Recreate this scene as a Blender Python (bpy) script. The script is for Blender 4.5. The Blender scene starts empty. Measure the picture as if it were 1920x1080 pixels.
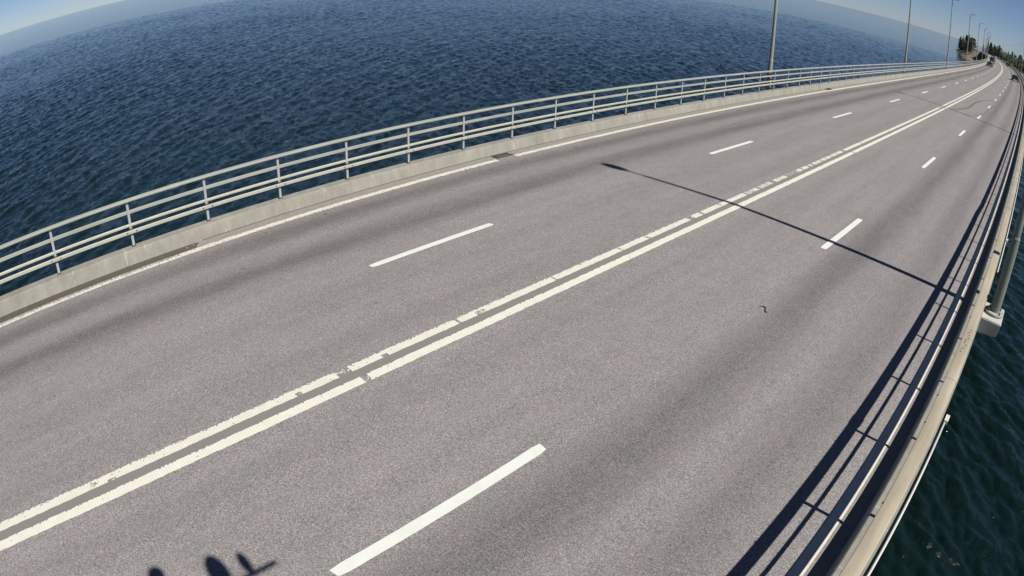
import bpy, bmesh, math, random
import numpy as np
from mathutils import Matrix, Vector

S = bpy.context.scene
COL = S.collection
rnd = random.Random(11)

# ------------------------------------------------------------------ camera
cd = bpy.data.cameras.new('traffic_view')
cam = bpy.data.objects.new('traffic_view', cd)
COL.objects.link(cam)
S.camera = cam
cd.type = 'PANO'                                   # wide lens with barrel distortion
cd.panorama_type = 'FISHEYE_LENS_POLYNOMIAL'
cd.fisheye_fov = 3.0
cd.sensor_width = 36
cd.sensor_fit = 'HORIZONTAL'
cd.fisheye_polynomial_k0 = 0.0
cd.fisheye_polynomial_k1 = -4.07258076e-02
cd.fisheye_polynomial_k2 = -6.75806539e-05
cd.fisheye_polynomial_k3 = 1.76583044e-06
cd.fisheye_polynomial_k4 = -3.15486666e-07
cd.shift_x = -12.663253 / 1920
cd.shift_y = 31.471586 / 1080
cd.clip_start = 0.05
cd.clip_end = 30000
_f = Vector((-0.6043338454754178, 0.6356785904795106, -0.48030545782749173))
_r = Vector((0.7114490296933764, 0.7019233215042404, 0.03382201763360673))
_u = Vector((-0.35863753479139215, 0.321273061949547, 0.8764489365070367))
_m = Matrix((_r, _u, -_f)).transposed().to_4x4()
_m.translation = (6.761444, 0, 5.299267)
cam.matrix_world = _m

# ------------------------------------------------------------------ light
SUN_EL = 48.5
W = bpy.data.worlds.new('World')
S.world = W
W.use_nodes = True
wt = W.node_tree
wt.nodes.clear()
sky = wt.nodes.new('ShaderNodeTexSky')
sky.sky_type = 'NISHITA'
sky.sun_disc = False
sky.sun_elevation = math.radians(SUN_EL)
sky.sun_rotation = math.radians(90)
sky.air_density = 0.55
sky.dust_density = 0.1
sky.ozone_density = 3.0
bg = wt.nodes.new('ShaderNodeBackground')
bg.inputs[1].default_value = 0.05
wo = wt.nodes.new('ShaderNodeOutputWorld')
tn = wt.nodes.new('ShaderNodeMix')
tn.data_type = 'RGBA'
tn.blend_type = 'MULTIPLY'
tn.inputs[0].default_value = 1.0
tn.inputs[7].default_value = (0.93, 0.95, 1.05, 1)
wt.links.new(sky.outputs[0], tn.inputs[6])
wt.links.new(tn.outputs[2], bg.inputs[0])
wt.links.new(bg.outputs[0], wo.inputs[0])
sl = bpy.data.lights.new('sun', 'SUN')
sl.energy = 5.0
sl.angle = math.radians(0.53)
sl.color = (1.0, 0.955, 0.88)
so = bpy.data.objects.new('sun', sl)
COL.objects.link(so)
sd = Vector((math.cos(math.radians(SUN_EL)), 0.0, math.sin(math.radians(SUN_EL))))
so.rotation_euler = (-sd).to_track_quat('-Z', 'Y').to_euler()
so.location = sd * 60
S.view_settings.view_transform = 'Standard'
S.view_settings.look = 'None'
S.view_settings.gamma = 1
S.view_settings.exposure = 0.38
S.view_settings.use_curve_mapping = False

# ------------------------------------------------------------------ road course
KAP, CY, CF = 1.322652e-4, 8.982489, 0.016624


def xc(y):
    """Lateral shift of the carriageway centre at distance y."""
    return -KAP * max(y - CY, 0.0) ** 2


def gz(lat):
    """Height of the crowned carriageway at lateral offset lat."""
    return -CF * abs(lat)


def frame(y):
    """Unit tangent heading angle of the road at y."""
    return math.atan2(-2 * KAP * max(y - CY, 0.0), 1.0)


SEA_Z = -8.0
Y0, Y1 = -40.0, 552.0


def ygrid(a=Y0, b=Y1):
    ys = [a]
    while ys[-1] < b:
        y = ys[-1]
        ys.append(min(b, y + (2.0 if y < 120 else 4.0)))
    return ys


# ------------------------------------------------------------------ node helpers
class NT:
    def __init__(self, name):
        self.m = bpy.data.materials.new(name)
        self.m.use_nodes = True
        self.t = self.m.node_tree
        self.b = self.t.nodes['Principled BSDF']
        self.out = self.t.nodes['Material Output']
        self.L = self.t.links

    def n(self, kind, **kw):
        x = self.t.nodes.new(kind)
        for k, v in kw.items():
            setattr(x, k, v)
        return x

    def lnk(self, a, b):
        self.L.new(a, b)

    def val(self, sock, v):
        if hasattr(v, 'is_output') or isinstance(v, bpy.types.NodeSocket):
            self.lnk(v, sock)
        else:
            sock.default_value = v

    def math(self, op, a, b=0.0, c=0.0, clamp=False):
        x = self.n('ShaderNodeMath', operation=op, use_clamp=clamp)
        self.val(x.inputs[0], a)
        self.val(x.inputs[1], b)
        self.val(x.inputs[2], c)
        return x.outputs[0]

    def coord(self):
        return self.n('ShaderNodeTexCoord').outputs['Object']

    def mapping(self, vec, scale=(1, 1, 1), loc=(0, 0, 0), rot=(0, 0, 0)):
        x = self.n('ShaderNodeMapping')
        self.lnk(vec, x.inputs[0])
        x.inputs['Scale'].default_value = scale
        x.inputs['Location'].default_value = loc
        x.inputs['Rotation'].default_value = rot
        return x.outputs[0]

    def noise(self, vec, scale, detail=2.0, rough=0.5, dist=0.0):
        x = self.n('ShaderNodeTexNoise')
        self.lnk(vec, x.inputs['Vector'])
        x.inputs['Scale'].default_value = scale
        x.inputs['Detail'].default_value = detail
        x.inputs['Roughness'].default_value = rough
        x.inputs['Distortion'].default_value = dist
        return x.outputs['Fac']

    def ramp(self, fac, stops, interp='LINEAR'):
        x = self.n('ShaderNodeValToRGB')
        self.lnk(fac, x.inputs[0])
        cr = x.color_ramp
        cr.interpolation = interp
        while len(cr.elements) < len(stops):
            cr.elements.new(0.5)
        for e, (p, c) in zip(cr.elements, stops):
            e.position = p
            e.color = (c, c, c, 1) if isinstance(c, (int, float)) else (*c, 1)
        return x.outputs[0]

    def mix(self, fac, a, b, mode='MIX'):
        x = self.n('ShaderNodeMix', data_type='RGBA', blend_type=mode)
        self.val(x.inputs[0], fac)
        for i, v in ((6, a), (7, b)):
            if isinstance(v, (tuple, list)):
                x.inputs[i].default_value = (*v, 1) if len(v) == 3 else v
            elif isinstance(v, (int, float)):
                x.inputs[i].default_value = (v, v, v, 1)
            else:
                self.lnk(v, x.inputs[i])
        return x.outputs[2]

    def bump(self, h, strength=0.3, dist=0.01):
        x = self.n('ShaderNodeBump')
        x.inputs['Strength'].default_value = strength
        x.inputs['Distance'].default_value = dist
        self.lnk(h, x.inputs['Height'])
        self.lnk(x.outputs[0], self.b.inputs['Normal'])

    def base(self, c, rough=0.6, metal=0.0):
        self.val(self.b.inputs['Base Color'], (*c, 1) if isinstance(c, (tuple, list)) else c)
        self.val(self.b.inputs['Roughness'], rough)
        self.b.inputs['Metallic'].default_value = metal


def flat(name, c, rough=0.5, metal=0.0, var=0.12, scale=6.0):
    t = NT(name)
    v = t.coord()
    n = t.noise(v, scale, 4, 0.6)
    k = t.math('MULTIPLY_ADD', n, 2 * var, 1 - var)
    t.base(t.mix(1.0, c, k, 'MULTIPLY'), rough, metal)
    return t.m


# ---- asphalt
def asphalt():
    t = NT('asphalt')
    co = t.coord()
    at = t.n('ShaderNodeAttribute', attribute_name='lat')
    lat = at.outputs['Fac']
    al = t.n('ShaderNodeAttribute', attribute_name='along').outputs['Fac']
    cmb = t.n('ShaderNodeCombineXYZ')
    t.lnk(lat, cmb.inputs[0])
    t.lnk(al, cmb.inputs[1])
    uv = cmb.outputs[0]
    # polished wheel tracks
    wob = t.noise(t.mapping(uv, (0.6, 0.12, 1)), 1.0, 3, 0.55)
    latw = t.math('ADD', lat, t.math('MULTIPLY_ADD', wob, 0.5, -0.25))
    tot = None
    for c, w, a in ((-5.40, 0.40, 1.15), (-4.05, 0.46, 1.15), (-2.1, 0.35, 0.2), (-0.75, 0.3, 0.22), (0.9, 0.35, 0.25),
                    (2.0, 0.3, 0.12), (3.4, 0.48, 1.05), (4.9, 0.42, 0.75)):
        d = t.math('MULTIPLY', t.math('ADD', latw, -c), 1 / w)
        g = t.math('MULTIPLY', t.math('EXPONENT', t.math('MULTIPLY', t.math('MULTIPLY', d, d), -1.0)), a)
        tot = g if tot is None else t.math('ADD', tot, g)
    streak = t.noise(t.mapping(uv, (3.0, 0.16, 1)), 1.0, 4, 0.6)
    blot = t.noise(t.mapping(uv, (0.5, 0.28, 1)), 1.0, 4, 0.6)
    trk = t.math('MULTIPLY', tot, t.math('MULTIPLY_ADD', blot, 1.4, 0.3))
    fine = t.noise(co, 78.0, 2, 0.6, 0.8)
    fine2 = t.noise(co, 38.0, 3, 0.7, 0.8)
    med = t.noise(co, 7.0, 4, 0.6)
    light = t.math('ADD', 1.0, t.math('MULTIPLY_ADD', trk, -0.33, 0.06))
    light = t.math('ADD', light, t.math('MULTIPLY_ADD', streak, 0.30, -0.15))
    light = t.math('ADD', light, t.math('MULTIPLY_ADD', med, 0.16, -0.08))
    light = t.math('ADD', light, t.math('MULTIPLY_ADD', blot, 0.22, -0.11))
    g1 = t.ramp(fine, [(0.32, 0.48), (0.5, 1.02), (0.68, 1.68)])
    g2 = t.ramp(fine2, [(0.30, 0.72), (0.5, 1.0), (0.72, 1.32)])
    tint = t.ramp(t.noise(t.mapping(uv, (1.0, 0.6, 1)), 3.0, 5, 0.75), [(0.40, (0.184, 0.179, 0.176)), (0.60, (0.206, 0.187, 0.187))])
    c = t.mix(1.0, tint, light, 'MULTIPLY')
    c = t.mix(1.0, c, g1, 'MULTIPLY')
    c = t.mix(1.0, c, g2, 'MULTIPLY')
    # small dark tar specks
    vo = t.n('ShaderNodeTexVoronoi')
    t.lnk(co, vo.inputs['Vector'])
    vo.inputs['Scale'].default_value = 1.1
    speck = t.math('LESS_THAN', vo.outputs['Distance'], 0.014)
    c = t.mix(t.math('MULTIPLY', speck, 0.8), c, (0.03, 0.028, 0.028))
    t.base(c, 1.0)
    t.b.inputs['Specular IOR Level'].default_value = 0.04
    t.bump(t.math('ADD', fine, t.math('MULTIPLY', fine2, 0.8)), 0.12, 0.004)
    return t.m


def gutter_mat():
    t = NT('gutter_concrete')
    co = t.coord()
    sep = t.n('ShaderNodeSeparateXYZ')
    t.lnk(co, sep.inputs[0])
    n = t.noise(co, 9, 5, 0.65)
    f = t.noise(co, 70, 3, 0.6)
    base = t.ramp(n, [(0.3, (0.19, 0.178, 0.158)), (0.7, (0.25, 0.235, 0.205))])
    base = t.mix(1.0, base, t.math('MULTIPLY_ADD', f, 0.5, 0.75), 'MULTIPLY')
    # wet silt that has gathered at the near end of the left gutter
    edge = t.math('MULTIPLY_ADD', t.noise(co, 3.5, 4, 0.6), 1.2, -0.6)
    yy = t.math('ADD', sep.outputs[1], edge)
    m1 = t.math('LESS_THAN', yy, 3.9)
    m2 = t.math('LESS_THAN', sep.outputs[0], 0.0)
    xe = t.math('MULTIPLY_ADD', t.noise(co, 14, 4, 0.6), 0.06, -0.03)
    m3 = t.math('LESS_THAN', t.math('ADD', sep.outputs[0], xe), -6.20)
    m = t.math('MULTIPLY', t.math('MULTIPLY', m1, m2), m3)
    c = t.mix(t.math('MULTIPLY', m, t.math('MULTIPLY_ADD', n, 0.5, 0.6, clamp=True)), base, (0.048, 0.042, 0.034))
    t.base(c, 0.85)
    t.bump(f, 0.3, 0.004)
    return t.m


def concrete(name, c1, c2):
    t = NT(name)
    co = t.coord()
    n = t.noise(co, 1.2, 6, 0.65)
    st = t.noise(t.mapping(co, (2.0, 2.2, 0.25)), 2.0, 5, 0.7)
    f = t.noise(co, 60, 3, 0.6)
    c = t.ramp(n, [(0.32, c1), (0.68, c2)])
    c = t.mix(1.0, c, t.math('MULTIPLY_ADD', st, 0.75, 0.63), 'MULTIPLY')
    c = t.mix(1.0, c, t.math('MULTIPLY_ADD', f, 0.3, 0.85), 'MULTIPLY')
    # pale hairline efflorescence across the kerb
    br = t.noise(t.mapping(co, (1.0, 6.0, 1.0)), 1.0, 3, 0.7)
    m = t.ramp(br, [(0.66, 0.0), (0.70, 1.0), (0.72, 0.0)])
    c = t.mix(t.math('MULTIPLY', m, 0.5), c, (0.5, 0.48, 0.43))
    t.base(c, 0.88)
    t.bump(f, 0.35, 0.004)
    return t.m


def paint(name, c, grime=0.25, ribs=False):
    t = NT(name)
    co = t.coord()
    n = t.noise(co, 5, 5, 0.65)
    f = t.noise(co, 80, 3, 0.6)
    wear = t.ramp(t.noise(co, 30, 5, 0.75), [(0.28, 1.0), (0.37, 0.0)])
    k = t.math('MULTIPLY_ADD', n, grime * 2, 1 - grime)
    cc = t.mix(1.0, c, k, 'MULTIPLY')
    cc = t.mix(1.0, cc, t.math('MULTIPLY_ADD', f, 0.16, 0.92), 'MULTIPLY')
    if ribs:
        w = t.n('ShaderNodeTexWave', bands_direction='Y')
        t.lnk(co, w.inputs[0])
        w.inputs['Scale'].default_value = 7.5
        w.inputs['Distortion'].default_value = 0.6
        w.inputs['Detail'].default_value = 1
        cc = t.mix(1.0, cc, t.math('MULTIPLY_ADD', w.outputs['Fac'], 0.11, 0.92), 'MULTIPLY')
    cc = t.mix(t.math('MULTIPLY', wear, 0.7 if grime > 0.15 else 0.25), cc, (0.2, 0.185, 0.175))
    t.base(cc, 0.7)
    t.bump(f, 0.3, 0.003)
    return t.m


def railmetal(name, ca, cb):
    t = NT(name)
    co = t.coord()
    n = t.noise(t.mapping(co, (6, 0.7, 6)), 1.0, 6, 0.65)
    st = t.noise(t.mapping(co, (14, 0.35, 14)), 1.0, 4, 0.7)
    f = t.noise(co, 40, 4, 0.7)
    c = t.ramp(n, [(0.3, ca), (0.7, cb)])
    c = t.mix(1.0, c, t.math('MULTIPLY_ADD', st, 0.5, 0.75), 'MULTIPLY')
    spots = t.ramp(f, [(0.24, 1.0), (0.30, 0.0)])
    c = t.mix(t.math('MULTIPLY', spots, 0.5), c, (0.14, 0.11, 0.075))
    t.base(c, 0.62, 0.0)
    return t.m


M = {}
M['asphalt'] = asphalt()
M['gutter'] = gutter_mat()
M['concrete'] = concrete('parapet_concrete', (0.19, 0.183, 0.155), (0.25, 0.24, 0.205))
M['strip'] = flat('grime_between_lines', (0.175, 0.166, 0.152), 0.9, 0, 0.6, 70)
M['bracket'] = concrete('pale_bracket_concrete', (0.34, 0.34, 0.31), (0.42, 0.42, 0.385))
M['concrete_deck'] = concrete('deck_concrete', (0.26, 0.255, 0.24), (0.36, 0.35, 0.33))
M['line_old'] = paint('ribbed_thermoplastic', (0.60, 0.58, 0.50), 0.14, True)
M['line_edge'] = paint('worn_edge_marking', (0.56, 0.53, 0.46), 0.22)
M['line_new'] = paint('white_lane_marking', (0.585, 0.60, 0.555), 0.12)
M['rail'] = railmetal('grey_green_rail_coating', (0.235, 0.25, 0.215), (0.315, 0.33, 0.285))
M['rail_tan'] = railmetal('tan_rail_coating', (0.28, 0.24, 0.175), (0.40, 0.35, 0.265))
M['post'] = flat('galvanised_post', (0.31, 0.33, 0.325), 0.55, 0.0, 0.2, 9)
M['lower'] = flat('pale_beam_coating', (0.35, 0.35, 0.285), 0.55, 0.0, 0.22, 5)
M['pole'] = flat('green_grey_galvanised_pole', (0.14, 0.165, 0.14), 0.65, 0.0, 0.2, 4)
M['lpole'] = flat('grey_lamp_pole', (0.24, 0.245, 0.22), 0.6, 0.0, 0.15, 3)
M['dark'] = flat('dark_steel', (0.03, 0.03, 0.032), 0.6)
M['seam'] = flat('joint_sealant', (0.045, 0.042, 0.04), 0.8)
M['stain'] = flat('gutter_stain', (0.12, 0.11, 0.098), 0.85)
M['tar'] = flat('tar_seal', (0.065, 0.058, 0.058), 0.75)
M['skid'] = flat('rubber_mark', (0.11, 0.103, 0.10), 0.9, 0, 0.5, 25)
M['dot'] = flat('dark_spot', (0.05, 0.045, 0.035), 0.8)
M['conduit'] = flat('white_plastic_conduit', (0.52, 0.50, 0.49), 0.4, 0, 0.06)
M['bolt'] = flat('bolt_steel', (0.06, 0.055, 0.05), 0.6)
M['glass'] = flat('car_glass', (0.015, 0.02, 0.022), 0.06, 0, 0.02)
M['tyre'] = flat('tyre_rubber', (0.018, 0.018, 0.018), 0.8)
M['rim'] = flat('alloy_rim', (0.4, 0.4, 0.41), 0.35, 0.8)
M['lamp_w'] = flat('headlight_glass', (0.75, 0.77, 0.8), 0.15)
M['lamp_r'] = flat('taillight_red', (0.12, 0.01, 0.01), 0.2)
M['plate'] = flat('number_plate', (0.7, 0.7, 0.68), 0.5)
M['bark'] = flat('bark', (0.07, 0.052, 0.04), 0.9)


def foliage(name, a, b):
    t = NT(name)
    oi = t.n('ShaderNodeObjectInfo')
    co = t.coord()
    n = t.noise(co, 0.9, 4, 0.6)
    c = t.ramp(n, [(0.3, a), (0.7, b)])
    c = t.mix(1.0, c, t.math('MULTIPLY_ADD', oi.outputs['Random'], 0.5, 0.75), 'MULTIPLY')
    t.base(c, 0.75)
    return t.m


M['leaf'] = foliage('broad_leaf', (0.06, 0.09, 0.045), (0.115, 0.145, 0.08))
M['needle'] = foliage('pine_needle', (0.045, 0.068, 0.042), (0.085, 0.11, 0.068))


# ------------------------------------------------------------------ mesh helpers
def mk(name, bm, mat=None, parent=None, smooth=False):
    me = bpy.data.meshes.new(name)
    bm.to_mesh(me)
    bm.free()
    if smooth:
        for p in me.polygons:
            p.use_smooth = True
    if mat is not None:
        me.materials.append(mat)
    o = bpy.data.objects.new(name, me)
    COL.objects.link(o)
    if parent is not None:
        o.parent = parent
    return o


def raw(name, verts, faces, mat=None, parent=None, smooth=False):
    me = bpy.data.meshes.new(name)
    me.from_pydata(verts, [], faces)
    if smooth:
        for p in me.polygons:
            p.use_smooth = True
    if mat is not None:
        me.materials.append(mat)
    o = bpy.data.objects.new(name, me)
    COL.objects.link(o)
    if parent is not None:
        o.parent = parent
    return o


def link(name, me, parent=None, loc=(0, 0, 0), rz=0.0):
    o = bpy.data.objects.new(name, me)
    COL.objects.link(o)
    o.location = loc
    o.rotation_euler = (0, 0, rz)
    if parent is not None:
        o.parent = parent
    return o


def tag(o, label=None, cat=None, group=None, kind=None):
    if label:
        o['label'] = label
    if cat:
        o['category'] = cat
    if group:
        o['group'] = group
    if kind:
        o['kind'] = kind
    return o


def thing(name, loc=(0, 0, 0), rz=0.0, **kw):
    o = bpy.data.objects.new(name, None)
    COL.objects.link(o)
    o.location = loc
    o.rotation_euler = (0, 0, rz)
    o.empty_display_size = 0.3
    return tag(o, **kw)


def bbox(bm, c, s, rot=None):
    """box centre c, full size s"""
    g = bmesh.ops.create_cube(bm, size=1.0)
    vs = g['verts']
    bmesh.ops.scale(bm, vec=s, verts=vs)
    if rot is not None:
        bmesh.ops.rotate(bm, cent=(0, 0, 0), matrix=rot, verts=vs)
    bmesh.ops.translate(bm, vec=c, verts=vs)
    return vs


def cyl(bm, a, b, r1, r2, seg=16):
    a = Vector(a)
    b = Vector(b)
    d = b - a
    g = bmesh.ops.create_cone(bm, cap_ends=True, segments=seg, radius1=r1, radius2=r2, depth=d.length)
    q = d.to_track_quat('Z', 'Y').to_matrix()
    bmesh.ops.rotate(bm, cent=(0, 0, 0), matrix=q, verts=g['verts'])
    bmesh.ops.translate(bm, vec=(a + b) / 2, verts=g['verts'])
    return g['verts']


def sweep(name, prof, ys, mat, parent=None, closed=True, smooth=False, attrs=False, zoff=None):
    """Loft the cross-section prof [(lat, z)] along the road course."""
    n = len(prof)
    V = []
    for y in ys:
        cx = xc(y)
        dz = zoff(y) if zoff else 0.0
        for (a, z) in prof:
            V.append((cx + a, y, z + dz))
    F = []
    m = n if closed else n - 1
    for i in range(len(ys) - 1):
        for j in range(m):
            k = (j + 1) % n
            F.append((i * n + j, i * n + k, (i + 1) * n + k, (i + 1) * n + j))
    if closed:
        F.append(tuple(reversed(range(n))))
        F.append(tuple((len(ys) - 1) * n + j for j in range(n)))
    o = raw(name, V, F, mat, parent, smooth)
    bm = bmesh.new()
    bm.from_mesh(o.data)
    bmesh.ops.recalc_face_normals(bm, faces=bm.faces)
    bm.to_mesh(o.data)
    bm.free()
    if attrs:
        A = o.data.attributes.new('lat', 'FLOAT', 'POINT')
        B = o.data.attributes.new('along', 'FLOAT', 'POINT')
        for i, y in enumerate(ys):
            for j, (a, z) in enumerate(prof):
                A.data[i * n + j].value = a
                B.data[i * n + j].value = y
    return o


def strip(name, l0, l1, y0, y1, mat, parent, dz=0.005, step=2.0):
    """Painted strip lying on the crowned road between lateral offsets l0 and l1."""
    n = max(1, int(math.ceil((y1 - y0) / step)))
    V, F = [], []
    for i in range(n + 1):
        y = y0 + (y1 - y0) * i / n
        V += [(xc(y) + l0, y, gz(l0) + dz), (xc(y) + l1, y, gz(l1) + dz)]
    for i in range(n):
        F.append((2 * i, 2 * i + 1, 2 * i + 3, 2 * i + 2))
    return raw(name, V, F, mat, parent)


# ------------------------------------------------------------------ sea
def build_sea():
    rs = np.random.RandomState(5)

    def tile(N, Lt, lam, wdir, seed, spread=2.2, hs=0.2, kmin=0.0, cut=None):
        rs = np.random.RandomState(seed)
        k = 2 * np.pi * np.fft.fftfreq(N, Lt / N)
        KX, KY = np.meshgrid(k, k, indexing='ij')
        K = np.hypot(KX, KY)
        K[0, 0] = 1e9
        kp = 2 * np.pi / lam
        th = np.arctan2(KY, KX) - wdir
        D = np.abs(np.cos(th)) ** (2 * spread) * (np.cos(th) > 0) + 0.015
        P = K ** -3.75 * np.exp(-1.25 * (kp / K) ** 2) * D
        P[K > 2 * np.pi / 0.24] = 0
        a = np.sqrt(P) * (rs.randn(N, N) + 1j * rs.randn(N, N))
        h = np.real(np.fft.ifft2(a))
        # horizontal choppiness
        dx = np.real(np.fft.ifft2(-1j * KX / K * a))
        dy = np.real(np.fft.ifft2(-1j * KY / K * a))
        s = hs / 4 / h.std()
        return h * s, dx * s, dy * s, Lt, N

    wd = math.radians(227)
    T = [tile(512, 61.0, 2.4, wd, 1, 4.5, 0.17), tile(512, 37.0, 1.35, wd + 0.25, 2, 3.0, 0.115),
         tile(256, 173.0, 8.0, wd - 0.35, 3, 2.0, 0.10)]

    def samp(Tt, x, y):
        h, dx, dy, Lt, N = Tt
        u = (x / Lt * N) % N
        v = (y / Lt * N) % N
        i = np.floor(u).astype(int)
        j = np.floor(v).astype(int)
        fu, fv = u - i, v - j
        i %= N
        j %= N
        i2, j2 = (i + 1) % N, (j + 1) % N
        r = []
        for A in (h, dx, dy):
            r.append(A[i, j] * (1 - fu) * (1 - fv) + A[i2, j] * fu * (1 - fv) + A[i, j2] * (1 - fu) * fv + A[i2, j2] * fu * fv)
        return r

    # rings around the bridge's view point: fine near, coarse far
    rr = [0.0, 4.0, 7.0]
    while rr[-1] < 9000:
        r = rr[-1]
        rr.append(r + max(0.11, r * 0.0052) if r < 420 else r * 1.06)
    rr = np.array(rr)
    fine = np.radians(np.arange(-100, 24.01, 0.19))
    coarse = np.radians(np.arange(30, 255, 6.0))
    az = np.concatenate([fine, coarse])
    R, A = np.meshgrid(rr, az, indexing='ij')
    X = 6.7 + R * np.sin(A)
    Y = R * np.cos(A)
    H = np.zeros_like(X)
    DX = np.zeros_like(X)
    DY = np.zeros_like(X)
    for t in T:
        c, s_ = math.cos(0.3 * t[4] / 256), math.sin(0.3 * t[4] / 256)
        a, b, d = samp(t, X, Y)
        H += a
        DX += b
        DY += d
    # gusts: calmer and rougher areas
    g = 1 + 0.22 * np.sin(X * 0.05 + 0.8 * np.sin(Y * 0.031)) * np.sin(Y * 0.043 + 1.3)
    fade = np.clip((700 - R) / 400, 0, 1)
    H = H * g * fade
    Xo = X + 0.8 * DX * fade
    Yo = Y + 0.8 * DY * fade
    nr, na = X.shape
    co = np.stack([Xo, Yo, SEA_Z + H], -1).reshape(-1, 3).astype(np.float32)
    idx = np.arange(nr * na).reshape(nr, na)
    nxt = np.roll(idx, -1, axis=1)
    q = np.stack([idx[:-1], idx[1:], nxt[1:], nxt[:-1]], -1).reshape(-1, 4)
    me = bpy.data.meshes.new('sea')
    me.vertices.add(len(co))
    me.vertices.foreach_set('co', co.ravel())
    me.loops.add(q.size)
    me.loops.foreach_set('vertex_index', q.ravel().astype(np.int32))
    me.polygons.add(len(q))
    me.polygons.foreach_set('loop_start', np.arange(0, q.size, 4, dtype=np.int32))
    me.polygons.foreach_set('loop_total', np.full(len(q), 4, dtype=np.int32))
    me.polygons.foreach_set('use_smooth', np.ones(len(q), dtype=bool))
    me.update(calc_edges=True)
    me.validate()
    t = NT('sea_water')
    co_ = t.coord()
    big = t.noise(co_, 0.035, 4, 0.6)
    t.base(t.ramp(big, [(0.35, (0.0028, 0.0085, 0.0075)), (0.65, (0.0032, 0.0125, 0.0135))]), 0.07)
    t.b.inputs['IOR'].default_value = 1.333
    mp = t.mapping(co_, (1.0, 0.4, 1.0), rot=(0, 0, math.radians(-47)))
    n1 = t.noise(mp, 2.0, 7, 0.66, 0.6)
    n2 = t.noise(co_, 7.0, 4, 0.6, 0.2)
    t.bump(t.math('ADD', n1, t.math('MULTIPLY', n2, 0.22)), 1.0, 0.07)
    me.materials.append(t.m)
    o = bpy.data.objects.new('sea', me)
    COL.objects.link(o)
    tag(o, 'dark blue wind-rippled sea on both sides of the bridge', kind='structure')


build_sea()


# ------------------------------------------------------------------ far shore
def land_h(x, y):
    ys = 505 + 12 * math.sin(x * 0.03) + 7 * math.sin(x * 0.11 + 1)
    left = -57 - (y - 550) * 0.093 + 5 * math.sin(y * 0.05)
    d = min(y - ys, (x - left) * 0.9, 1400 - y)
    h = SEA_Z - 2.0 + min(max((d + 20) * 0.12, 0), 4.6 + 0.5 * math.sin(x * 0.02) * math.sin(y * 0.017))
    if y > 535:
        a = abs(x - xc(y))
        emb = -0.12 - max(a - 8.0, 0) * 0.5
        if y < 565:
            emb -= (565 - y) * 0.25
        h = max(h, min(emb, -0.12)) if y < 725 else h
    return h


def build_land():
    xs = [-260 + i * 8 for i in range(34)] + [12 + i * 30 for i in range(40)]
    yv = [470 + i * 7 for i in range(60)] + [890 + i * 40 for i in range(14)]
    V = [(x, y, land_h(x, y)) for y in yv for x in xs]
    n = len(xs)
    F = [(j * n + i, j * n + i + 1, (j + 1) * n + i + 1, (j + 1) * n + i) for j in range(len(yv) - 1) for i in range(n - 1)]
    t = NT('shore_ground')
    co = t.coord()
    sep = t.n('ShaderNodeSeparateXYZ')
    t.lnk(co, sep.inputs[0])
    nz = t.noise(co, 0.08, 5, 0.65)
    k = t.math('ADD', sep.outputs[1], t.math('MULTIPLY_ADD', nz, 90, -45))
    g = t.ramp(t.math('MULTIPLY_ADD', k, 0.01, -5.6, clamp=True), [(0.0, (0.17, 0.13, 0.10)), (0.4, (0.14, 0.11, 0.08)), (0.6, (0.05, 0.06, 0.03))])
    t.base(g, 0.9)
    o = raw('shore_land', V, F, t.m, smooth=True)
    tag(o, 'low brown shore with grass where the bridge meets land', kind='structure')


build_land()


def make_tree_mesh(seed, conifer):
    r = random.Random(seed)
    bm = bmesh.new()
    H = 1.0
    # trunk with limbs
    cyl(bm, (0, 0, -0.06), (0.01, 0.01, 0.75), 0.018, 0.006, 7)
    for k in range(5):
        z = 0.25 + k * 0.09
        a = r.uniform(0, 6.28)
        cyl(bm, (0, 0, z), (0.14 * math.cos(a), 0.14 * math.sin(a), z + 0.12), 0.006, 0.002, 5)
    nt = len(bm.faces)
    N = 1500
    clumps = []
    if not conifer:
        for i in range(16):
            a = r.uniform(0, 6.28)
            d = 0.17 * math.sqrt(r.random())
            clumps.append((d * math.cos(a), d * math.sin(a), r.uniform(0.35, 0.88), r.uniform(0.07, 0.13)))
    for i in range(N):
        if conifer:
            z = r.uniform(0.14, 1.0)
            rad = 0.19 * (1 - z) ** 0.8 * (0.75 + 0.25 * math.sin(z * 46)) + 0.012
            a = r.uniform(0, 6.28)
            d = rad * r.random() ** 0.35 * (0.8 + 0.35 * math.sin(a * 3 + seed))
            c = Vector((d * math.cos(a), d * math.sin(a), z - d * 0.35))
            s = r.uniform(0.010, 0.022)
        else:
            q = r.choice(clumps)
            v = Vector((r.gauss(0, 1), r.gauss(0, 1), r.gauss(0, 1))).normalized() * q[3] * r.random() ** 0.4
            c = Vector(q[:3]) + v
            s = r.uniform(0.010, 0.022)
        u = Vector((r.gauss(0, 1), r.gauss(0, 1), r.gauss(0, 1))).normalized()
        w = u.orthogonal().normalized()
        vs = [bm.verts.new(c + u * s), bm.verts.new(c + w * s), bm.verts.new(c - u * s), bm.verts.new(c - w * s)]
        bm.faces.new(vs)
    bm.faces.ensure_lookup_table()
    for i, f in enumerate(bm.faces):
        f.material_index = 0 if i < nt else 1
    me = bpy.data.meshes.new('tree')
    bm.to_mesh(me)
    bm.free()
    me.materials.append(M['bark'])
    me.materials.append(M['needle'] if conifer else M['leaf'])
    return me


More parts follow.
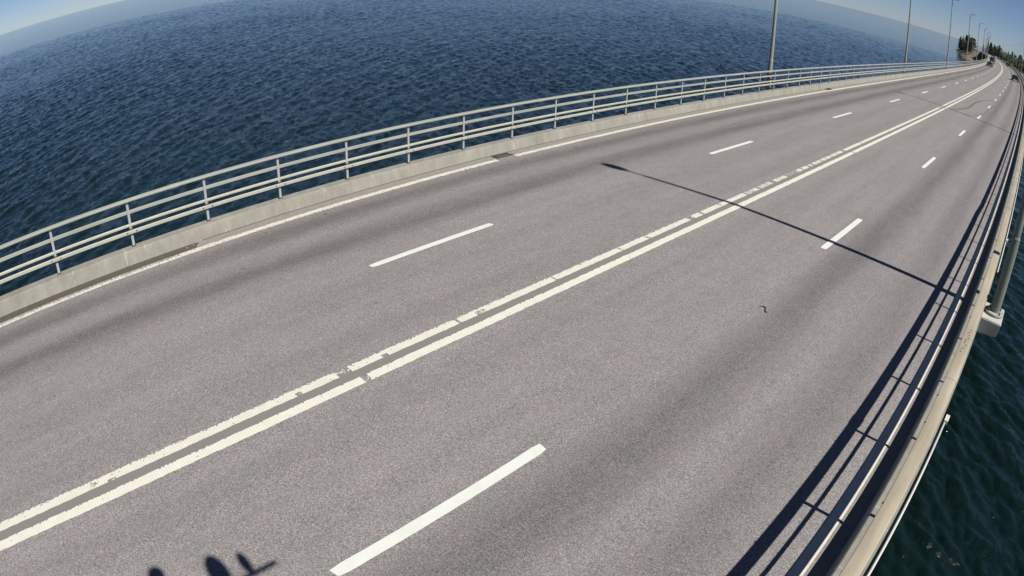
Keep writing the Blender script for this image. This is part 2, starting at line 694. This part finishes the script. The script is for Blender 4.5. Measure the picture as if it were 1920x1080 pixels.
def build_forest():
    protos = [(make_tree_mesh(3 + i, i % 2 == 0), i % 2 == 0) for i in range(6)]
    r = random.Random(8)
    cnt = 0
    cand = []
    for _ in range(4000):
        y = 562 + 190 * r.random() ** 1.5
        x = r.uniform(-84, 22)
        if land_h(x, y) < SEA_Z + 1.2:
            continue
        a = abs(x - xc(y))
        if a < 11 or (x > xc(y) and y < 578 and x > -22):
            continue
        if any((x - p[0]) ** 2 + (y - p[1]) ** 2 < 17 for p in cand):
            continue
        cand.append((x, y))
        if len(cand) >= 290:
            break
    for x, y in cand:
        me, con = r.choice(protos)
        h = r.uniform(10, 15.5) if con else r.uniform(8, 13)
        o = link('pine_tree' if con else 'broadleaf_tree', me, None, (x, y, land_h(x, y)), r.uniform(0, 6.28))
        w = h * r.uniform(1.0, 1.5)
        o.scale = (w, w, h)
        if con:
            tag(o, 'dark green conifer in the wood on the far shore', 'tree', 'conifers on the far shore')
        else:
            tag(o, 'lighter green broadleaf tree in the wood on the far shore', 'tree', 'broadleaf trees on the far shore')


build_forest()

# ------------------------------------------------------------------ bridge body
YS = ygrid()
bridge = thing('concrete_bridge', (0, 0, 0), label='long pale concrete road bridge curving left over dark sea', cat='bridge')
deck_prof = [(-6.84, -0.12), (-6.84, -0.55), (-3.2, -1.0), (-2.6, -2.4), (2.6, -2.4), (3.2, -1.0), (6.715, -0.55), (6.715, -0.12)]
sweep('deck_slab', deck_prof, YS, M['concrete_deck'], bridge)
sweep('parapet', [(-6.49, -0.118), (-6.57, 0.155), (-6.59, 0.17), (-6.85, 0.17), (-6.85, -0.116), (-6.85, -0.118)][:5], YS, M['concrete'], bridge)
sweep('parapet', [(6.33, -0.118), (6.41, 0.185), (6.43, 0.20), (6.727, 0.20), (6.727, -0.118)], YS, M['concrete'], bridge)
y = 22.0
while y < 540:
    bm = bmesh.new()
    bbox(bm, (0, 0, -2.75), (6.0, 1.6, 0.7))
    p = mk('pier', bm, M['concrete_deck'], bridge)
    p.location = (xc(y), y, 0)
    for u in (-2.0, 2.0):
        bm = bmesh.new()
        cyl(bm, (u, 0, -3.0), (u, 0, -12), 0.75, 0.75, 20)
        mk('pier_column', bm, M['concrete_deck'], p)
    y += 35.1

# road surface
YR = ygrid(Y0, 700)
road = sweep('road', [(-6.13, gz(6.13)), (-3, gz(3)), (0, 0), (3, gz(3)), (6.14, gz(6.14))], YR, M['asphalt'], None, closed=False, attrs=True)
tag(road, 'grey-pink worn asphalt carriageway of four lanes', kind='structure')
# gutters between carriageway and parapet
sweep('gutter', [(-6.5, gz(6.5) - 0.004), (-6.10, gz(6.1) - 0.004)], YS, M['gutter'], road, closed=False)
sweep('gutter', [(6.12, gz(6.12) - 0.004), (6.34, gz(6.34) - 0.004)], YS, M['gutter'], road, closed=False)
sweep('joint_sealant', [(-6.515, -0.104), (-6.478, -0.104)], ygrid(4.2, Y1), M['seam'], road, closed=False)


# ragged thermoplastic lines: real edges, cells missing where worn away
def worn_line(name, l0, l1, y0, y1, mat, prob, cell=0.022, nl=11, seed=1):
    r = random.Random(seed)
    V, F = [], []
    n = int((y1 - y0) / cell)
    nl1 = nl + 1
    ph = [r.uniform(0, 6.28) for _ in range(8)]

    def wobn(y, k):
        return 0.0025 * (math.sin(y * 3.1 + ph[k % 8]) + math.sin(y * 11.3 + ph[(k + 3) % 8]) + math.sin(y * 29 + ph[(k + 5) % 8]))
    for i in range(n + 1):
        y = y0 + i * cell
        c = xc(y)
        for j in range(nl1):
            a = l0 + (l1 - l0) * j / nl
            if j == 0 or j == nl:
                a += wobn(y, j) + r.uniform(-0.003, 0.003)
            V.append((c + a, y + r.uniform(-0.006, 0.006), gz(a) + 0.006))
    for i in range(n):
        y = y0 + (i + 0.5) * cell
        for j in range(nl):
            if r.random() < prob(y, (j + 0.5) / nl):
                continue
            q = i * nl1 + j
            F.append((q, q + 1, q + nl1 + 1, q + nl1))
    o = raw(name, V, F, mat, road)
    bm = bmesh.new()
    bm.from_mesh(o.data)
    bmesh.ops.delete(bm, geom=[v for v in bm.verts if not v.link_faces], context='VERTS')
    bm.to_mesh(o.data)
    bm.free()
    return o


WEAR = [(12.55, 12.75, .9), (13.1, 13.2, .8), (14.0, 14.1, .6), (15.4, 15.5, .8), (15.55, 15.95, .45), (16.15, 16.3, .9), (16.35, 16.9, .35),
        (17.05, 17.3, .95), (17.5, 17.9, .25), (18.1, 19.05, .8), (19.4, 19.5, .8), (19.95, 20.1, .9), (20.3, 20.5, .85), (20.8, 20.9, .6),
        (21.2, 21.3, .9), (21.7, 21.8, .7), (22.2, 22.35, .7), (22.9, 23.0, .7), (23.6, 23.85, .95), (26.2, 26.3, .6), (31.0, 31.1, .6), (47.5, 49.6, .55),
        (10.0, 10.05, .7), (10.9, 11.0, .6), (8.1, 8.15, .5)]


def pL(y, f):
    if 3.76 < y < 3.98:
        return 0.86 if f < 0.75 else 1.0
    if abs(y - 5.95) < 0.03 and f > 0.0:
        return 0.9
    if abs(y - 4.55) < 0.05 and f > 0.55:
        return 0.95
    if abs(y - 3.12) < 0.04 and f > 0.5:
        return 0.95
    if 0.16 < y < 0.3 and f > 0.7:
        return 0.8
    if -0.1 < y < 0.06 and 0.3 < f < 0.8:
        return 0.4
    if 6.3 < y < 6.5 and f > 0.35:
        return 0.55
    w = 0.0
    for a, b, k in WEAR:
        if a <= y <= b:
            w = max(w, k * (1.0 if 0.0 < f else 1))
    if f < 0.1:
        w = max(w, 0.40)
    elif f < 0.19:
        w = max(w, 0.10)
    if 15 < y < 24:
        w = max(w, 0.05)
    return max(w, 0.004)


def pR(y, f):
    if 3.97 < y < 4.08:
        return 0.88
    if 24.0 < y < 24.1 or 48.2 < y < 48.6:
        return 0.9
    return 0.16 if f < 0.1 else 0.002


worn_line('center_line', -0.25, -0.085, -12, 60, M['line_old'], pL, seed=3)
worn_line('center_line', 0.08, 0.245, -12, 60, M['line_old'], pR, seed=4)
strip('center_line', -0.25, -0.085, 60, 700, M['line_old'], road, 0.006)
strip('center_line', 0.08, 0.245, 60, 700, M['line_old'], road, 0.006)
strip('worn_strip', -0.085, 0.08, -12, 400, M['strip'], road, 0.002)


def pE(y, f):
    if y < 3.5:
        if f < 0.12:
            return 0.75
        if f < 0.42:
            return 0.55
        return 0.06
    if 12.44 < y < 13.13:
        return 1.0
    if f < 0.2 or f > 0.85:
        return 0.22
    return 0.035


worn_line('edge_line', -6.15, -5.965, -12, 40, M['line_edge'], pE, nl=7, seed=6)
strip('edge_line', -6.15, -5.965, 40, 74, M['line_edge'], road, 0.006)
for a, b in ((74.4, 84), (84.5, 91), (92, 98), (99, 110), (111.5, 540)):
    strip('edge_line', -6.14, -5.97, a, b, M['line_edge'], road, 0.006)
strip('edge_line', 5.958, 6.115, -12, 540, M['line_edge'], road, 0.006)


def dash(lat, y0, k):
    """a lane dash: crisp white strip with a worn rounded end, slightly proud of the asphalt"""
    V, F = [], []
    w = 0.075
    r = random.Random(int(lat * 100) * 97 + k)
    n = 24
    for i in range(n + 1):
        y = y0 + 3.0 * i / n
        ww = w * (0.8 if i in (0, n) else 1.0) + r.uniform(-0.002, 0.002)
        for s in (-1, 1):
            a = lat + s * ww
            yy = y + (0.02 * r.random() if 0 < i < n else r.uniform(-0.02, 0.02))
            V.append((xc(y) + a, yy, gz(a) + 0.007))
    for i in range(n):
        F.append((2 * i, 2 * i + 1, 2 * i + 3, 2 * i + 2))
    return raw('lane_dash', V, F, M['line_new'], road)


for k in range(-1, 46):
    if 6.125 + 12 * k < 545:
        dash(-2.73, 6.1 + 12 * k, k)
    dash(2.685, 1.80 + 12 * k, k)


# tar seal snakes and marks on the far carriageway
def ribbon(name, pts, w, mat, dz=0.003, parent=None):
    # Catmull-Rom through pts (x, y) in world coordinates
    P = [Vector((a, b, 0)) for a, b in pts]
    P = [P[0] * 2 - P[1]] + P + [P[-1] * 2 - P[-2]]
    C = []
    for i in range(1, len(P) - 2):
        for s in range(10):
            t = s / 10
            p0, p1, p2, p3 = P[i - 1], P[i], P[i + 1], P[i + 2]
            C.append(0.5 * ((2 * p1) + (p2 - p0) * t + (2 * p0 - 5 * p1 + 4 * p2 - p3) * t * t + (3 * p1 - p0 - 3 * p2 + p3) * t ** 3))
    C.append(P[-2])
    V, F = [], []
    r = random.Random(len(pts))
    for i, c in enumerate(C):
        d = (C[min(i + 1, len(C) - 1)] - C[max(i - 1, 0)]).normalized()
        nn = Vector((-d.y, d.x, 0))
        k = w * (0.35 + 0.65 * math.sin(math.pi * i / (len(C) - 1)) ** 0.6) * r.uniform(0.85, 1.1) / 2
        for s in (-1, 1):
            q = c + nn * k * s
            V.append((q.x, q.y, gz(q.x - xc(q.y)) + dz))
    for i in range(len(C) - 1):
        F.append((2 * i, 2 * i + 1, 2 * i + 3, 2 * i + 2))
    return raw(name, V, F, mat, parent or road)


ribbon('tyre_mark', [(0.3, 49.1), (0.73, 51.8), (1.06, 55.5), (0.96, 60.9), (1.12, 66.8), (1.95, 74.1)], 0.22, M['skid'])
ribbon('tyre_mark', [(0.3, 49.0), (1.29, 49.6), (1.98, 51.0), (2.46, 53.9), (2.51, 58.8), (2.42, 62.0), (2.71, 66.9), (3.59, 75.9)], 0.12, M['skid'])
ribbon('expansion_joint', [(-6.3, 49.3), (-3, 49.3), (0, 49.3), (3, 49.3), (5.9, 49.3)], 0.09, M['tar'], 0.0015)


def spot(lat, y, a, b, mat=None, rot=0.0, name='tar_spot'):
    V = []
    r = random.Random(int(y * 100))
    n = 12
    for i in range(n):
        t = 6.283 * i / n
        q = r.uniform(0.75, 1.15)
        u, v = a * math.cos(t) * q, b * math.sin(t) * q
        X = lat + u * math.cos(rot) - v * math.sin(rot)
        V.append((xc(y) + X, y + u * math.sin(rot) + v * math.cos(rot), gz(X) + 0.003))
    raw(name, V, [tuple(range(n))], mat or M['tar'], road)


for lat, y_, a, b in ((-5.75, 6.93, .035, .06), (-5.73, 5.42, .03, .03), (-4.4, 4.28, .025, .03), (-2.59, -0.1, .02, .018), (-1.51, 2.96, .018, .02),
                      (-1.62, 2.2, .015, .015), (-1.52, 5.38, .015, .02), (-5.55, 15.1, .04, .09), (-6.0, 14.6, .03, .05), (-1.2, 0.6, .02, .012),
                      (-3.1, 1.2, .012, .014), (1.1, 3.1, .012, .012), (4.9, 7.0, .014, .014), (1.9, 8.3, .012, .016), (0.7, 13.1, .015, .015)):
    spot(lat, y_, a, b)
for y_, s in ((12.85, 1.0), (39.9, 1.6)):
    # recessed drain in the left gutter: frame and bars
    bm = bmesh.new()
    L, Wd = 0.55 * s, 0.24
    for u in (-1, 1):
        bbox(bm, (u * Wd / 2, 0, 0.004), (0.03, L, 0.012))
        bbox(bm, (0, u * L / 2, 0.004), (Wd, 0.03, 0.012))
    for i in range(int(7 * s)):
        bbox(bm, (0, -L / 2 + L * (i + 1) / (int(7 * s) + 1), 0.002), (Wd, 0.022, 0.008))
    d = mk('drain_grate', bm, M['bolt'], road)
    d['kind'] = 'stuff'
    d.location = (xc(y_) - 6.30, y_, gz(6.3) + 0.004)
    spot(-6.29, y_ + 0.1, 0.12, 0.32 * s, M['stain'], 0, 'drain_stain')
# curl of tyre rubber lying in the near right lane
bm = bmesh.new()
pts = [(0, 0), (0.05, 0.03), (0.10, 0.02), (0.125, -0.04), (0.135, -0.09), (0.15, -0.13), (0.18, -0.15)]
for i in range(len(pts) - 1):
    cyl(bm, (*pts[i], 0.012), (*pts[i + 1], 0.012), 0.009 + 0.004 * (i in (1, 2, 4)), 0.009, 6)
o = mk('rubber_scrap', bm, M['skid'])
o.location = (2.86, 10.14, gz(2.9) + 0.002)
o.rotation_euler = (0, 0, 0.15)
tag(o, 'small curled dark scrap of rubber lying on the near right lane', 'debris')

# ------------------------------------------------------------------ railings
PP = 1.83379


def oval(cx, cz, w, h, n=10, flatb=True):
    P = []
    for i in range(n + 1):
        a = math.pi * i / n
        P.append((cx + w / 2 * math.cos(a) * (1 if abs(math.cos(a)) < .99 else 1), cz + h * 0.45 * math.sin(a) ** 0.7))
    P.append((cx - w / 2 * 0.92, cz - h * 0.45))
    P.append((cx + w / 2 * 0.92, cz - h * 0.45))
    return P


def rect(cx, cz, w, h):
    return [(cx + w / 2, cz + h / 2), (cx - w / 2, cz + h / 2), (cx - w / 2, cz - h / 2), (cx + w / 2, cz - h / 2)]


def beam(cx, cz, w, h):
    b = min(w, h) * 0.3
    return [(cx + w / 2, cz + h / 2 - b), (cx + w / 2 - b, cz + h / 2), (cx - w / 2 + b, cz + h / 2), (cx - w / 2, cz + h / 2 - b),
            (cx - w / 2, cz - h / 2 + b), (cx - w / 2 + b, cz - h / 2), (cx + w / 2 - b, cz - h / 2), (cx + w / 2, cz - h / 2 + b)]


def railing(side, lat, yph, zbase, label):
    """side +1 right, -1 left; rails are swept, every post is a part"""
    root = thing('bridge_railing', (0, 0, 0), label=label, cat='railing', group='railings along both bridge edges')
    drop = (lambda y: -0.045 * min(max((y - 22.4) / 1.2, 0), 1)) if side > 0 else None
    ys = sorted(set([round(v, 3) for v in YS] + ([22.4, 22.8, 23.2, 23.6] if side > 0 else [])))
    tl = lat - 0.01 if side > 0 else lat
    tm = M['rail_tan'] if side > 0 else M['rail']
    top = sweep('top_rail', oval(tl, 1.175, 0.168 if side > 0 else 0.17, 0.032 if side > 0 else 0.055), ys, tm, root, smooth=False, zoff=drop)
    sweep('middle_rail', beam(lat, 0.915, 0.018, 0.06 if side > 0 else 0.078), YS, M['rail'], root)
    sweep('lower_rail', beam(lat - side * 0.005, 0.635, 0.05, 0.065), YS, M['lower'], root)
    sweep('guard_beam', beam(lat - side * 0.065, 0.505, 0.035, 0.08), YS, M['lower'], root)
    # posts
    bm = bmesh.new()
    h = 1.16 - zbase
    bbox(bm, (0, 0, h / 2), (0.05, 0.055, h))
    pm = bpy.data.meshes.new('post')
    bm.to_mesh(pm)
    bm.free()
    pm.materials.append(M['post'])
    k = 0
    ybolt = []
    y = yph - PP * 4
    while y < 545 and k < 300:
        o = link('post', pm, root, (xc(y) + lat, y, zbase), frame(y))
        ybolt.append(y)
        y += PP
        k += 1
    # brackets and bolt heads at each post
    V, F = [], []
    bm = bmesh.new()
    for y in ybolt:
        if y > 160:
            break
        for dy in (-0.11, 0.11):
            bbox(bm, (xc(y) + lat - side * 0.084, y + dy, 0.507), (0.01, 0.028, 0.026))
        bbox(bm, (xc(y) + lat - side * 0.035, y, 0.545), (0.05, 0.09, 0.05))
        bbox(bm, (xc(y) + lat, y, zbase + 0.012), (0.08, 0.09, 0.024))
    b = mk('post_fittings', bm, M['bolt'], root)
    b['kind'] = 'stuff'
    # sleeves over the rail joints
    ysl = yph + PP * 0.45 + (2.0 if side < 0 else 1.1)
    while ysl < 300:
        sweep('rail_sleeve', oval(tl, 1.175, 0.18 if side > 0 else 0.182, 0.044 if side > 0 else 0.067), [ysl, ysl + 0.24], tm, top, zoff=drop)
        ysl += PP * 6
    return root, top


rl, topl = railing(-1, -6.765, 0.83, 0.17, 'left weathered metal railing on concrete kerb, seen from the road side against the sea')
rr_, topr = railing(1, 6.635, 6.21, 0.20, 'right weathered metal railing seen from above, casting bar shadows on the road')
# cluster of little spots on the right top rail
bm = bmesh.new()
rs = random.Random(4)
for i in range(12):
    y = 9.05 + i * 0.075 + rs.uniform(-.03, .03)
    x = 6.665 + rs.uniform(-.03, .03)
    cyl(bm, (x - .04, y, 1.18), (x - .04, y, 1.1965), 0.009, 0.009, 7)
for y in (5.25, 6.9, 7.6, 10.4, 12.6, 17.8):
    cyl(bm, (6.545, y, 1.17), (6.545, y, 1.19), 0.012, 0.012, 7)
b = mk('dark_spots', bm, M['dot'], topr)
b['kind'] = 'stuff'


# ------------------------------------------------------------------ conduit on the outer face
def conduit(y0, y1, lat, z):
    P = [(lat + 0.018 * math.cos(a), z + 0.018 * math.sin(a)) for a in [6.283 * i / 10 for i in range(10)]]
    ys = [y0] + [y for y in YS if y0 < y < y1] + [y1]
    return sweep('cable_conduit', P, ys, M['conduit'], bridge, smooth=True)


c1 = conduit(-20, 9.45, 6.785, -0.2)
c2 = conduit(17.6, 300, 6.785, -0.2)
for c_, z_ in (((6.80, 9.55, -0.19), (0.07, 0.2, 0.07)), ((6.785, 5.4, -0.2), (0.06, 0.06, 0.07)), ((6.785, 2.4, -0.2), (0.06, 0.06, 0.07)),
               ((6.80, 20.9, -0.18), (0.08, 0.2, 0.08))):
    bm = bmesh.new()
    bbox(bm, c_, z_)
    mk('conduit_clip', bm, M['conduit'], bridge)


# ------------------------------------------------------------------ street lamps
def lamp_meshes(polemat):
    out = {}
    bm = bmesh.new()
    cyl(bm, (0, 0, 0), (0, 0, 1.75), 0.127, 0.115, 24)
    cyl(bm, (0, 0, 1.75), (0, 0, 1.80), 0.12, 0.102, 24)
    cyl(bm, (0, 0, 1.80), (0, 0, 10.95), 0.100, 0.050, 24)
    out['pole'] = (bm, polemat)
    bm = bmesh.new()
    cyl(bm, (0, 0, 0.02), (0, 0, 0.06), 0.255, 0.255, 28)
    cyl(bm, (0, 0, 0.0), (0, 0, 0.021), 0.19, 0.19, 20)
    out['base_flange'] = (bm, M['concrete_deck'])
    bm = bmesh.new()
    cyl(bm, (0, 0, 0.055), (0, 0, 0.11), 0.022, 0.022, 8)
    out['anchor_bolt'] = (bm, M['bolt'])
    bm = bmesh.new()
    cyl(bm, (0, 0, 10.9), (-0.5, 0, 11.12), 0.035, 0.03, 12)
    out['arm'] = (bm, polemat)
    bm = bmesh.new()
    n = 12
    rings = []
    for i in range(n + 1):
        t = i / n
        wv = 0.13 * math.sin(math.pi * min(0.08 + t * 0.9, 1)) ** 0.6 + 0.02
        hv = 0.07 * math.sin(math.pi * min(0.1 + t * 0.88, 1)) ** 0.7 + 0.012
        x = -0.42 - 0.78 * t
        z = 11.12 + 0.05 * t
        rings.append([bm.verts.new((x, wv * math.cos(a), z + hv * math.sin(a))) for a in [6.283 * j / 14 for j in range(14)]])
    for i in range(n):
        for j in range(14):
            bm.faces.new((rings[i][j], rings[i][(j + 1) % 14], rings[i + 1][(j + 1) % 14], rings[i + 1][j]))
    bm.faces.new(rings[0][::-1])
    bm.faces.new(rings[-1])
    out['lamp_head'] = (bm, polemat)
    res = {}
    for k, (b, m) in out.items():
        me = bpy.data.meshes.new(k)
        b.to_mesh(me)
        b.free()
        me.materials.append(m)
        for p in me.polygons:
            p.use_smooth = k == 'lamp_head'
        res[k] = me
    return res


def bracket_mesh():
    bm = bmesh.new()
    vs = bbox(bm, (0.26, 0, -0.18), (0.56, 1.0, 0.36))
    for v in vs:
        if v.co.z < -0.3 and v.co.x > 0.3:
            v.co.z += 0.05
            v.co.x -= 0.03
    bmesh.ops.bevel(bm, geom=bm.edges[:], offset=0.02, segments=2, affect='EDGES')
    me = bpy.data.meshes.new('lamp_bracket')
    bm.to_mesh(me)
    bm.free()
    me.materials.append(M['bracket'])
    return me


LM = lamp_meshes(M['pole'])
LML = lamp_meshes(M['lpole'])
BM_ = bracket_mesh()
ORD = ['nearest', 'second', 'third', 'fourth', 'fifth', 'sixth', 'seventh', 'eighth', 'ninth', 'tenth', 'eleventh', 'twelfth', 'thirteenth',
       'fourteenth', 'fifteenth', 'sixteenth']


def street_lamp(side, y, label, detail=True):
    lat = 6.99 * side if side > 0 else -7.1
    x = xc(y) + lat
    root = thing('street_lamp', (x, y, -0.10), (0 if side > 0 else math.pi) + frame(y), label=label, cat='street lamp',
                 group='street lamps along the bridge')
    for k, me in (LM if side > 0 else LML).items():
        if k != 'anchor_bolt':
            link(k, me, root)
        elif detail:
            for q in range(4):
                a = math.pi / 4 + q * math.pi / 2
                link(k, me, root, (0.2 * math.cos(a), 0.2 * math.sin(a), 0))
    edge = 6.729 if side > 0 else -6.852
    link('lamp_bracket', BM_, bridge, (xc(y) + edge - (0.02 if side > 0 else -0.02), y + 0.0, -0.102), 0 if side > 0 else math.pi)
    return root


y = 14.42
i = 0
while y < 540:
    street_lamp(1, y, 'tapered green-grey lamp post on concrete bracket outside right railing, shadow across the lanes' if i == 0 else
                'far lamp post beyond the right railing, %s from the viewer' % ORD[i], i == 0)
    y += 35.1
    i += 1
y = 32.1
i = 0
while y < 540:
    street_lamp(-1, y, 'grey lamp post rising beyond the left railing, %s to the viewer' % ORD[i] if i == 0 else
                'grey lamp post rising beyond the left railing, %s from the viewer' % ORD[i], i == 0)
    y += 35.1
    i += 1

# ------------------------------------------------------------------ camera mast (its shadow falls into the picture)
mast = thing('camera_mast', (7.06, 0.10, -0.10), label='grey mast with equipment on a cross arm outside the right railing, seen by its shadow', cat='mast')
bm = bmesh.new()
cyl(bm, (0, 0, 0), (0, 0, 6.1), 0.08, 0.05, 18)
mk('pole', bm, M['pole'], mast)
bm = bmesh.new()
cyl(bm, (0, -0.5, 5.56), (0, 1.30, 5.56), 0.03, 0.03, 12)
mk('cross_arm', bm, M['pole'], mast)


def blob(name, c, rx, ry, rz_, mat):
    bm = bmesh.new()
    bmesh.ops.create_uvsphere(bm, u_segments=20, v_segments=12, radius=1)
    bmesh.ops.scale(bm, vec=(rx, ry, rz_), verts=bm.verts)
    bmesh.ops.translate(bm, vec=c, verts=bm.verts)
    return mk(name, bm, mat, mast, True)


blob('dome', (0, 0.06, 6.2), 0.10, 0.10, 0.13, M['post'])
blob('sensor_housing', (0, 0.70, 5.82), 0.12, 0.115, 0.29, M['post'])
blob('sensor_cap', (0, 1.01, 5.77), 0.06, 0.058, 0.19, M['post'])
link('lamp_bracket', BM_, bridge, (6.709, 0.1, -0.102), 0)


# ------------------------------------------------------------------ cars
def car_mesh_parts(L=4.5, Wd=1.8, H=1.46, kind='hatch'):
    """Side profile lofted over the width; nose towards +y. Returns bmeshes by part name."""
    if kind == 'van':
        body = [(-.5, .28), (-.5, .60), (-.495, .78), (.36, .80), (.47, .70), (.5, .5), (.5, .25)]
        cab = [(-.49, .77), (-.47, 1.0), (.12, 1.0), (.33, .79)]
    elif kind == 'estate':
        body = [(-.5, .25), (-.5, .52), (-.49, .62), (.22, .62), (.46, .53), (.5, .40), (.5, .22)]
        cab = [(-.475, .60), (-.43, .97), (-.05, 1.0), (.06, .97), (.24, .61)]
    else:
        body = [(-.5, .27), (-.5, .55), (-.47, .63), (.22, .62), (.45, .52), (.5, .40), (.5, .22)]
        cab = [(-.455, .61), (-.36, .95), (-.05, 1.0), (.06, .97), (.24, .61)]

    def loft(P, w0, w1):
        bm = bmesh.new()
        zs = [p[1] for p in P]
        zl, zh = min(zs), max(zs)
        Lv, Rv = [], []
        for (a, z) in P:
            t = (z - zl) / (zh - zl)
            w = (w0 + (w1 - w0) * t) * Wd / 2
            if abs(a) > 0.46:
                w *= 0.9
            Lv.append(bm.verts.new((-w, a * L, z * H)))
            Rv.append(bm.verts.new((w, a * L, z * H)))
        bm.faces.new(Lv)
        bm.faces.new(Rv[::-1])
        for i in range(len(P)):
            j = (i + 1) % len(P)
            bm.faces.new((Lv[i], Rv[i], Rv[j], Lv[j]))
        bmesh.ops.recalc_face_normals(bm, faces=bm.faces)
        bmesh.ops.bevel(bm, geom=bm.edges[:], offset=0.05, segments=2, affect='EDGES')
        return bm
    parts = []
    parts.append(('body', loft([(a, z) for a, z in body], 1.0, 0.97), 'paint'))
    parts.append(('cabin', loft(cab, 0.93, 0.74), 'glass'))
    bm = bmesh.new()
    ra, rb = cab[1], cab[2]
    bbox(bm, (0, (ra[0] + cab[-2][0]) / 2 * L, 0.985 * H + 0.012), (0.70 * Wd, (cab[-2][0] - ra[0]) * L * 0.93, 0.05))
    bmesh.ops.bevel(bm, geom=bm.edges[:], offset=0.02, segments=2, affect='EDGES')
    parts.append(('roof', bm, 'paint'))
    x0, x1 = 0.465 * Wd, 0.37 * Wd
    for s in (-1, 1):
        for (p, q) in ((cab[0], cab[1]), (cab[-1], cab[-2]), ((-.1, .61), (-.1, .98))):
            bm = bmesh.new()
            cyl(bm, (s * x0 * .98, p[0] * L, p[1] * H), (s * x1, q[0] * L, q[1] * H), 0.035, 0.03, 6)
            parts.append(('roof_pillar', bm, 'paint'))
    for sx in (-1, 1):
        for sy in (-0.31, 0.31):
            bm = bmesh.new()
            cyl(bm, (sx * (Wd / 2 - 0.19), sy * L, 0.32), (sx * (Wd / 2 + 0.01), sy * L, 0.32), 0.32, 0.32, 20)
            parts.append(('wheel', bm, 'tyre'))
        bm = bmesh.new()
        bbox(bm, (sx * Wd * 0.36, 0.485 * L, 0.47 * H), (0.34, 0.12, 0.13))
        bmesh.ops.bevel(bm, geom=bm.edges[:], offset=0.03, segments=2, affect='EDGES')
        parts.append(('headlight', bm, 'lamp_w'))
        bm = bmesh.new()
        bbox(bm, (sx * Wd * 0.40, -0.49 * L, 0.54 * H), (0.2, 0.1, 0.2))
        parts.append(('taillight', bm, 'lamp_r'))
        bm = bmesh.new()
        bbox(bm, (sx * (Wd * 0.5 + 0.07), 0.17 * L, 0.66 * H), (0.2, 0.1, 0.13))
        bmesh.ops.bevel(bm, geom=bm.edges[:], offset=0.03, segments=1, affect='EDGES')
        parts.append(('side_mirror', bm, 'paint'))
    for sy in (-1, 1):
        bm = bmesh.new()
        bbox(bm, (0, sy * (L / 2 + 0.008), 0.33 * H), (0.5, 0.02, 0.11))
        parts.append(('number_plate', bm, 'plate'))
    return parts


def car_paint(name, c, rough=0.25):
    t = NT(name)
    t.base(c, rough, 0.0)
    t.b.inputs['Coat Weight'].default_value = 0.8
    t.b.inputs['Coat Roughness'].default_value = 0.05
    return t.m


def car(lat, y, toward, col, label, kind='hatch', L=4.5, Wd=1.8, H=1.46, name='car', cat='car'):
    m = car_paint(name + '_paint', col)
    root = thing(name, (xc(y) + lat, y, gz(lat) + 0.005), frame(y) + (math.pi if toward else 0), label=label, cat=cat)
    for n_, bm, mm in car_mesh_parts(L, Wd, H, kind):
        o = mk(n_, bm, m if mm == 'paint' else M[mm], root, smooth=False)
        if n_ == 'wheel':
            b2 = bmesh.new()
            c = sum((v.co for v in o.data.vertices), Vector()) / len(o.data.vertices)
            s = 1 if c.x > 0 else -1
            cyl(b2, (c.x + s * 0.09, c.y, c.z), (c.x + s * 0.115, c.y, c.z), 0.21, 0.19, 14)
            mk('rim', b2, M['rim'], o)
    return root


car(4.25, 160.5, False, (0.025, 0.022, 0.03), 'dark hatchback driving away in the outer right lane, nearest vehicle on the bridge')
car(-4.25, 205, True, (0.02, 0.02, 0.028), 'dark car coming towards the viewer in the left lanes, in front of a dark van', 'estate')
car(-4.45, 272, True, (0.018, 0.035, 0.035), 'tall dark teal van coming behind the dark car in the left lanes', 'van', 5.2, 2.0, 2.5, 'van', 'van')
car(4.5, 322, False, (0.03, 0.028, 0.045), 'far dark blue car driving away in the right lane, last of the queue', 'hatch')
car(4.6, 352, False, (0.03, 0.03, 0.04), 'far black car second in the queue driving away by the right railing', 'estate')
car(4.6, 396, False, (0.42, 0.42, 0.43), 'far silver car third in the queue driving away by the right railing', 'hatch')
car(4.6, 520, False, (0.7, 0.7, 0.7), 'farthest white car on the right near the wooded shore', 'estate')
